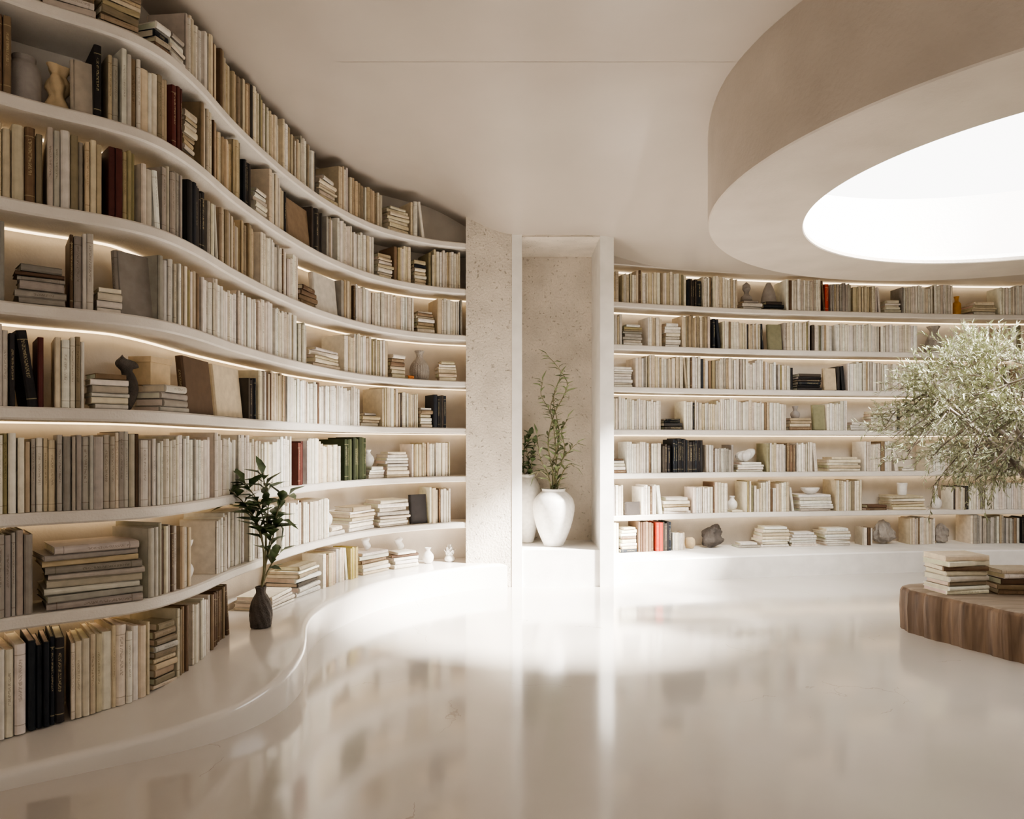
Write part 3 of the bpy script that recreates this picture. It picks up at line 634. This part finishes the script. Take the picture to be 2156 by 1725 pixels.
# ------------------------------------------------------------------ wooden platform, tree and books
def chaikin(P,k):
    for _ in range(k):
        Q=[]
        for i in range(len(P)):
            a,b_=np.array(P[i]),np.array(P[(i+1)%len(P)]); Q+=[a*.75+b_*.25,a*.25+b_*.75]
        P=Q
    return P
corners=[(2.42,4.80),(2.98,3.50),(4.35,3.35),(4.75,4.85)]
pp=[]
for i,c in enumerate(corners):
    c=np.array(c); a=np.array(corners[i-1]); b_=np.array(corners[(i+1)%4])
    pp+=[c+(a-c)/np.linalg.norm(a-c)*.22, c+(b_-c)/np.linalg.norm(b_-c)*.22]
    m_=(c+b_)/2; pp.append(m_+np.array([.0,.0]))
OUT=chaikin(pp,4); CEN=np.mean(OUT,axis=0)
mb=MB(); vs=[];fs=[]; n=len(OUT)
TC=(3.62,4.45)
for i,p in enumerate(OUT):
    d=(p-CEN)/np.linalg.norm(p-CEN); wob=.008*math.sin(i*.9)+.006*math.sin(i*2.3)
    for ins,z in ((0,0),(0,.03),(-.005,.15),(0,.25),(.012,.272),(.03,.28)):
        q=p+d*(wob-ins); vs.append((q[0],q[1],z))
    a=math.atan2(p[1]-TC[1],p[0]-TC[0])
    for r_,z in ((.20,.28),(.19,.22)): vs.append((TC[0]+r_*math.cos(a),TC[1]+r_*math.sin(a),z))
for i in range(n):
    j=(i+1)%n
    for k in range(7): fs.append((i*8+k,j*8+k,j*8+k+1,i*8+k+1))
mb.add(vs,fs); mb.m=[1 if f[0]%8 in (4,5) else 0 for f in mb.f]
mb.add([(TC[0]+.195*math.cos(2*math.pi*i/40),TC[1]+.195*math.sin(2*math.pi*i/40),.25) for i in range(40)],[tuple(range(40))],2)
mb.obj('wooden_slab_bench',[M_wood_side,M_wood_top,M_soil],True,auto=40)
BT=Books(); random.seed(21)
def free_stack(B,x,y,z,n,pal,ang,l0=.3):
    zz=z+.001
    for i in range(n):
        t0=R(.022,.036); l=l0*R(.85,1.0); a=ang+R(-.13,.13); T2=Vector((math.cos(a),math.sin(a),0)); D2=Vector((-math.sin(a),math.cos(a),0))
        B.book(Vector((x,y,zz+t0/2))-T2*l/2-D2*l*.36,Z,D2,T2,t0,l*.72,l,pick(pal)); zz+=t0+.0008
    return zz
free_stack(BT,2.80,4.50,.28,8,'cream',.1,.30)
zt=free_stack(BT,3.13,4.46,.28,3,'brown',-.05,.28); 
free_stack(BT,3.13,4.46,zt,2,'mix',.1,.27)
BT.obj('stacked_books')
# olive tree
random.seed(12)
tb=MB(); lf=MB()
base=Vector((TC[0],TC[1],.25)); fork=Vector((3.52,4.55,.82))
P=catmull([tuple(base),(3.64,4.5,.45),(3.56,4.55,.65),tuple(fork)],14); tube(tb,P,[.06-.002*i for i in range(14)],10)
C=Vector((3.38,4.5,1.38)); RX,RY,RZ=1.08,1.0,.68
def crown_pt(s=1):
    while True:
        p=Vector((R(-1,1),R(-1,1),R(-.75,1)))
        if .35<p.length<1: return C+Vector((p.x*RX,p.y*RY,p.z*RZ))*s
limbs=[]
for i in range(13):
    a=2*math.pi*i/13+R(-.2,.2); e_=R(.05,1.2); tgt=C+Vector((math.cos(a)*math.cos(e_)*RX*.72,math.sin(a)*math.cos(e_)*RY*.72,math.sin(e_)*RZ*.85-.12))
    mid=fork.lerp(tgt,.5)+Vector((R(-.1,.1),R(-.1,.1),R(-.05,.12)))
    P=catmull([tuple(fork-Z*.04),tuple(mid),tuple(tgt)],14); tube(tb,P,[.026-.0015*k for k in range(14)],6); limbs+= [Vector(p) for p in P[4:]]
subs=[]
for i in range(200):
    t_=crown_pt(.9); s0=min(limbs,key=lambda q:(q-t_).length)
    mid=s0.lerp(t_,.5)+Vector((R(-.05,.05),R(-.05,.05),R(-.02,.06))); P=catmull([tuple(s0),tuple(mid),tuple(t_)],8); tube(tb,P,[.007-.0006*k for k in range(8)],5); subs+=[Vector(p) for p in P[2:]]
for i in range(1900):
    s0=random.choice(subs); out=(s0-C); out=Vector((out.x/RX,out.y/RY,out.z/RZ))
    d=(out.normalized()*.7+Vector((R(-1,1),R(-1,1),R(-.7,.9)))*.8).normalized(); ln=R(.10,.26)
    pts=[s0,s0+d*ln*.5+Z*R(-.01,.03),s0+d*ln+Z*R(-.05,.02)]
    tube(tb,catmull([tuple(p) for p in pts],4),[.002,.0017,.0013,.001],3)
    nl=int(ln/.0115)
    for k in range(nl):
        q=(k+.5)/nl; b_=pts[0].lerp(pts[1],q*2) if q<.5 else pts[1].lerp(pts[2],q*2-1)
        leaf(lf,b_,d*.9+Vector((R(-1,1),R(-1,1),R(-.8,1)))*.8,R(.028,.052),R(.007,.011),0,R(0,.2))
e=bpy.data.objects.new('olive_tree',None); scene.collection.objects.link(e)
tb.obj('trunk',[M_bark],True,parent=e); lf.obj('leaves',[M_leaf_olive],False,parent=e)

# ------------------------------------------------------------------ light
w=bpy.data.worlds.new('World'); scene.world=w; w.use_nodes=True
w.node_tree.nodes['Background'].inputs[0].default_value=(1,.96,.91,1); w.node_tree.nodes['Background'].inputs[1].default_value=.42
sl=bpy.data.lights.new('sun','SUN'); sl.energy=44; sl.angle=math.radians(6.5); sl.color=(1,.965,.91)
so=bpy.data.objects.new('sun',sl); scene.collection.objects.link(so)
so.rotation_euler=Vector((-2.95,1.3,-2.65)).to_track_quat('-Z','Y').to_euler(); so.location=(6,3,6)
def spot(loc,tgt,en,size,soft):  # added lamps without a fixture, brightening the bookshelf bend and the far floor
    s_=bpy.data.lights.new('added_fill_spot','SPOT'); s_.energy=en; s_.spot_size=math.radians(size); s_.spot_blend=.95; s_.shadow_soft_size=soft; s_.color=(1,.965,.91)
    o_=bpy.data.objects.new('added_fill_spot',s_); scene.collection.objects.link(o_); o_.location=loc
    o_.rotation_euler=(Vector(tgt)-Vector(loc)).to_track_quat('-Z','Y').to_euler()
spot((1.15,4.0,2.62),(-1.35,4.85,.85),650,34,.06)
spot((2.1,5.2,2.55),(2.0,5.95,0),320,75,.15)
# camera
cam=bpy.data.cameras.new('camera'); co=bpy.data.objects.new('camera',cam); scene.collection.objects.link(co)
co.location=(0,0,CZ); co.rotation_euler=(math.radians(90),0,0)
cam.sensor_fit='HORIZONTAL'; cam.sensor_width=36; cam.lens=36*F/2156; cam.shift_y=(HY-862.5)/2156; cam.clip_start=.05
scene.camera=co
scene.view_settings.view_transform='AgX'; scene.view_settings.look='AgX - Medium High Contrast'; scene.view_settings.exposure=0.0
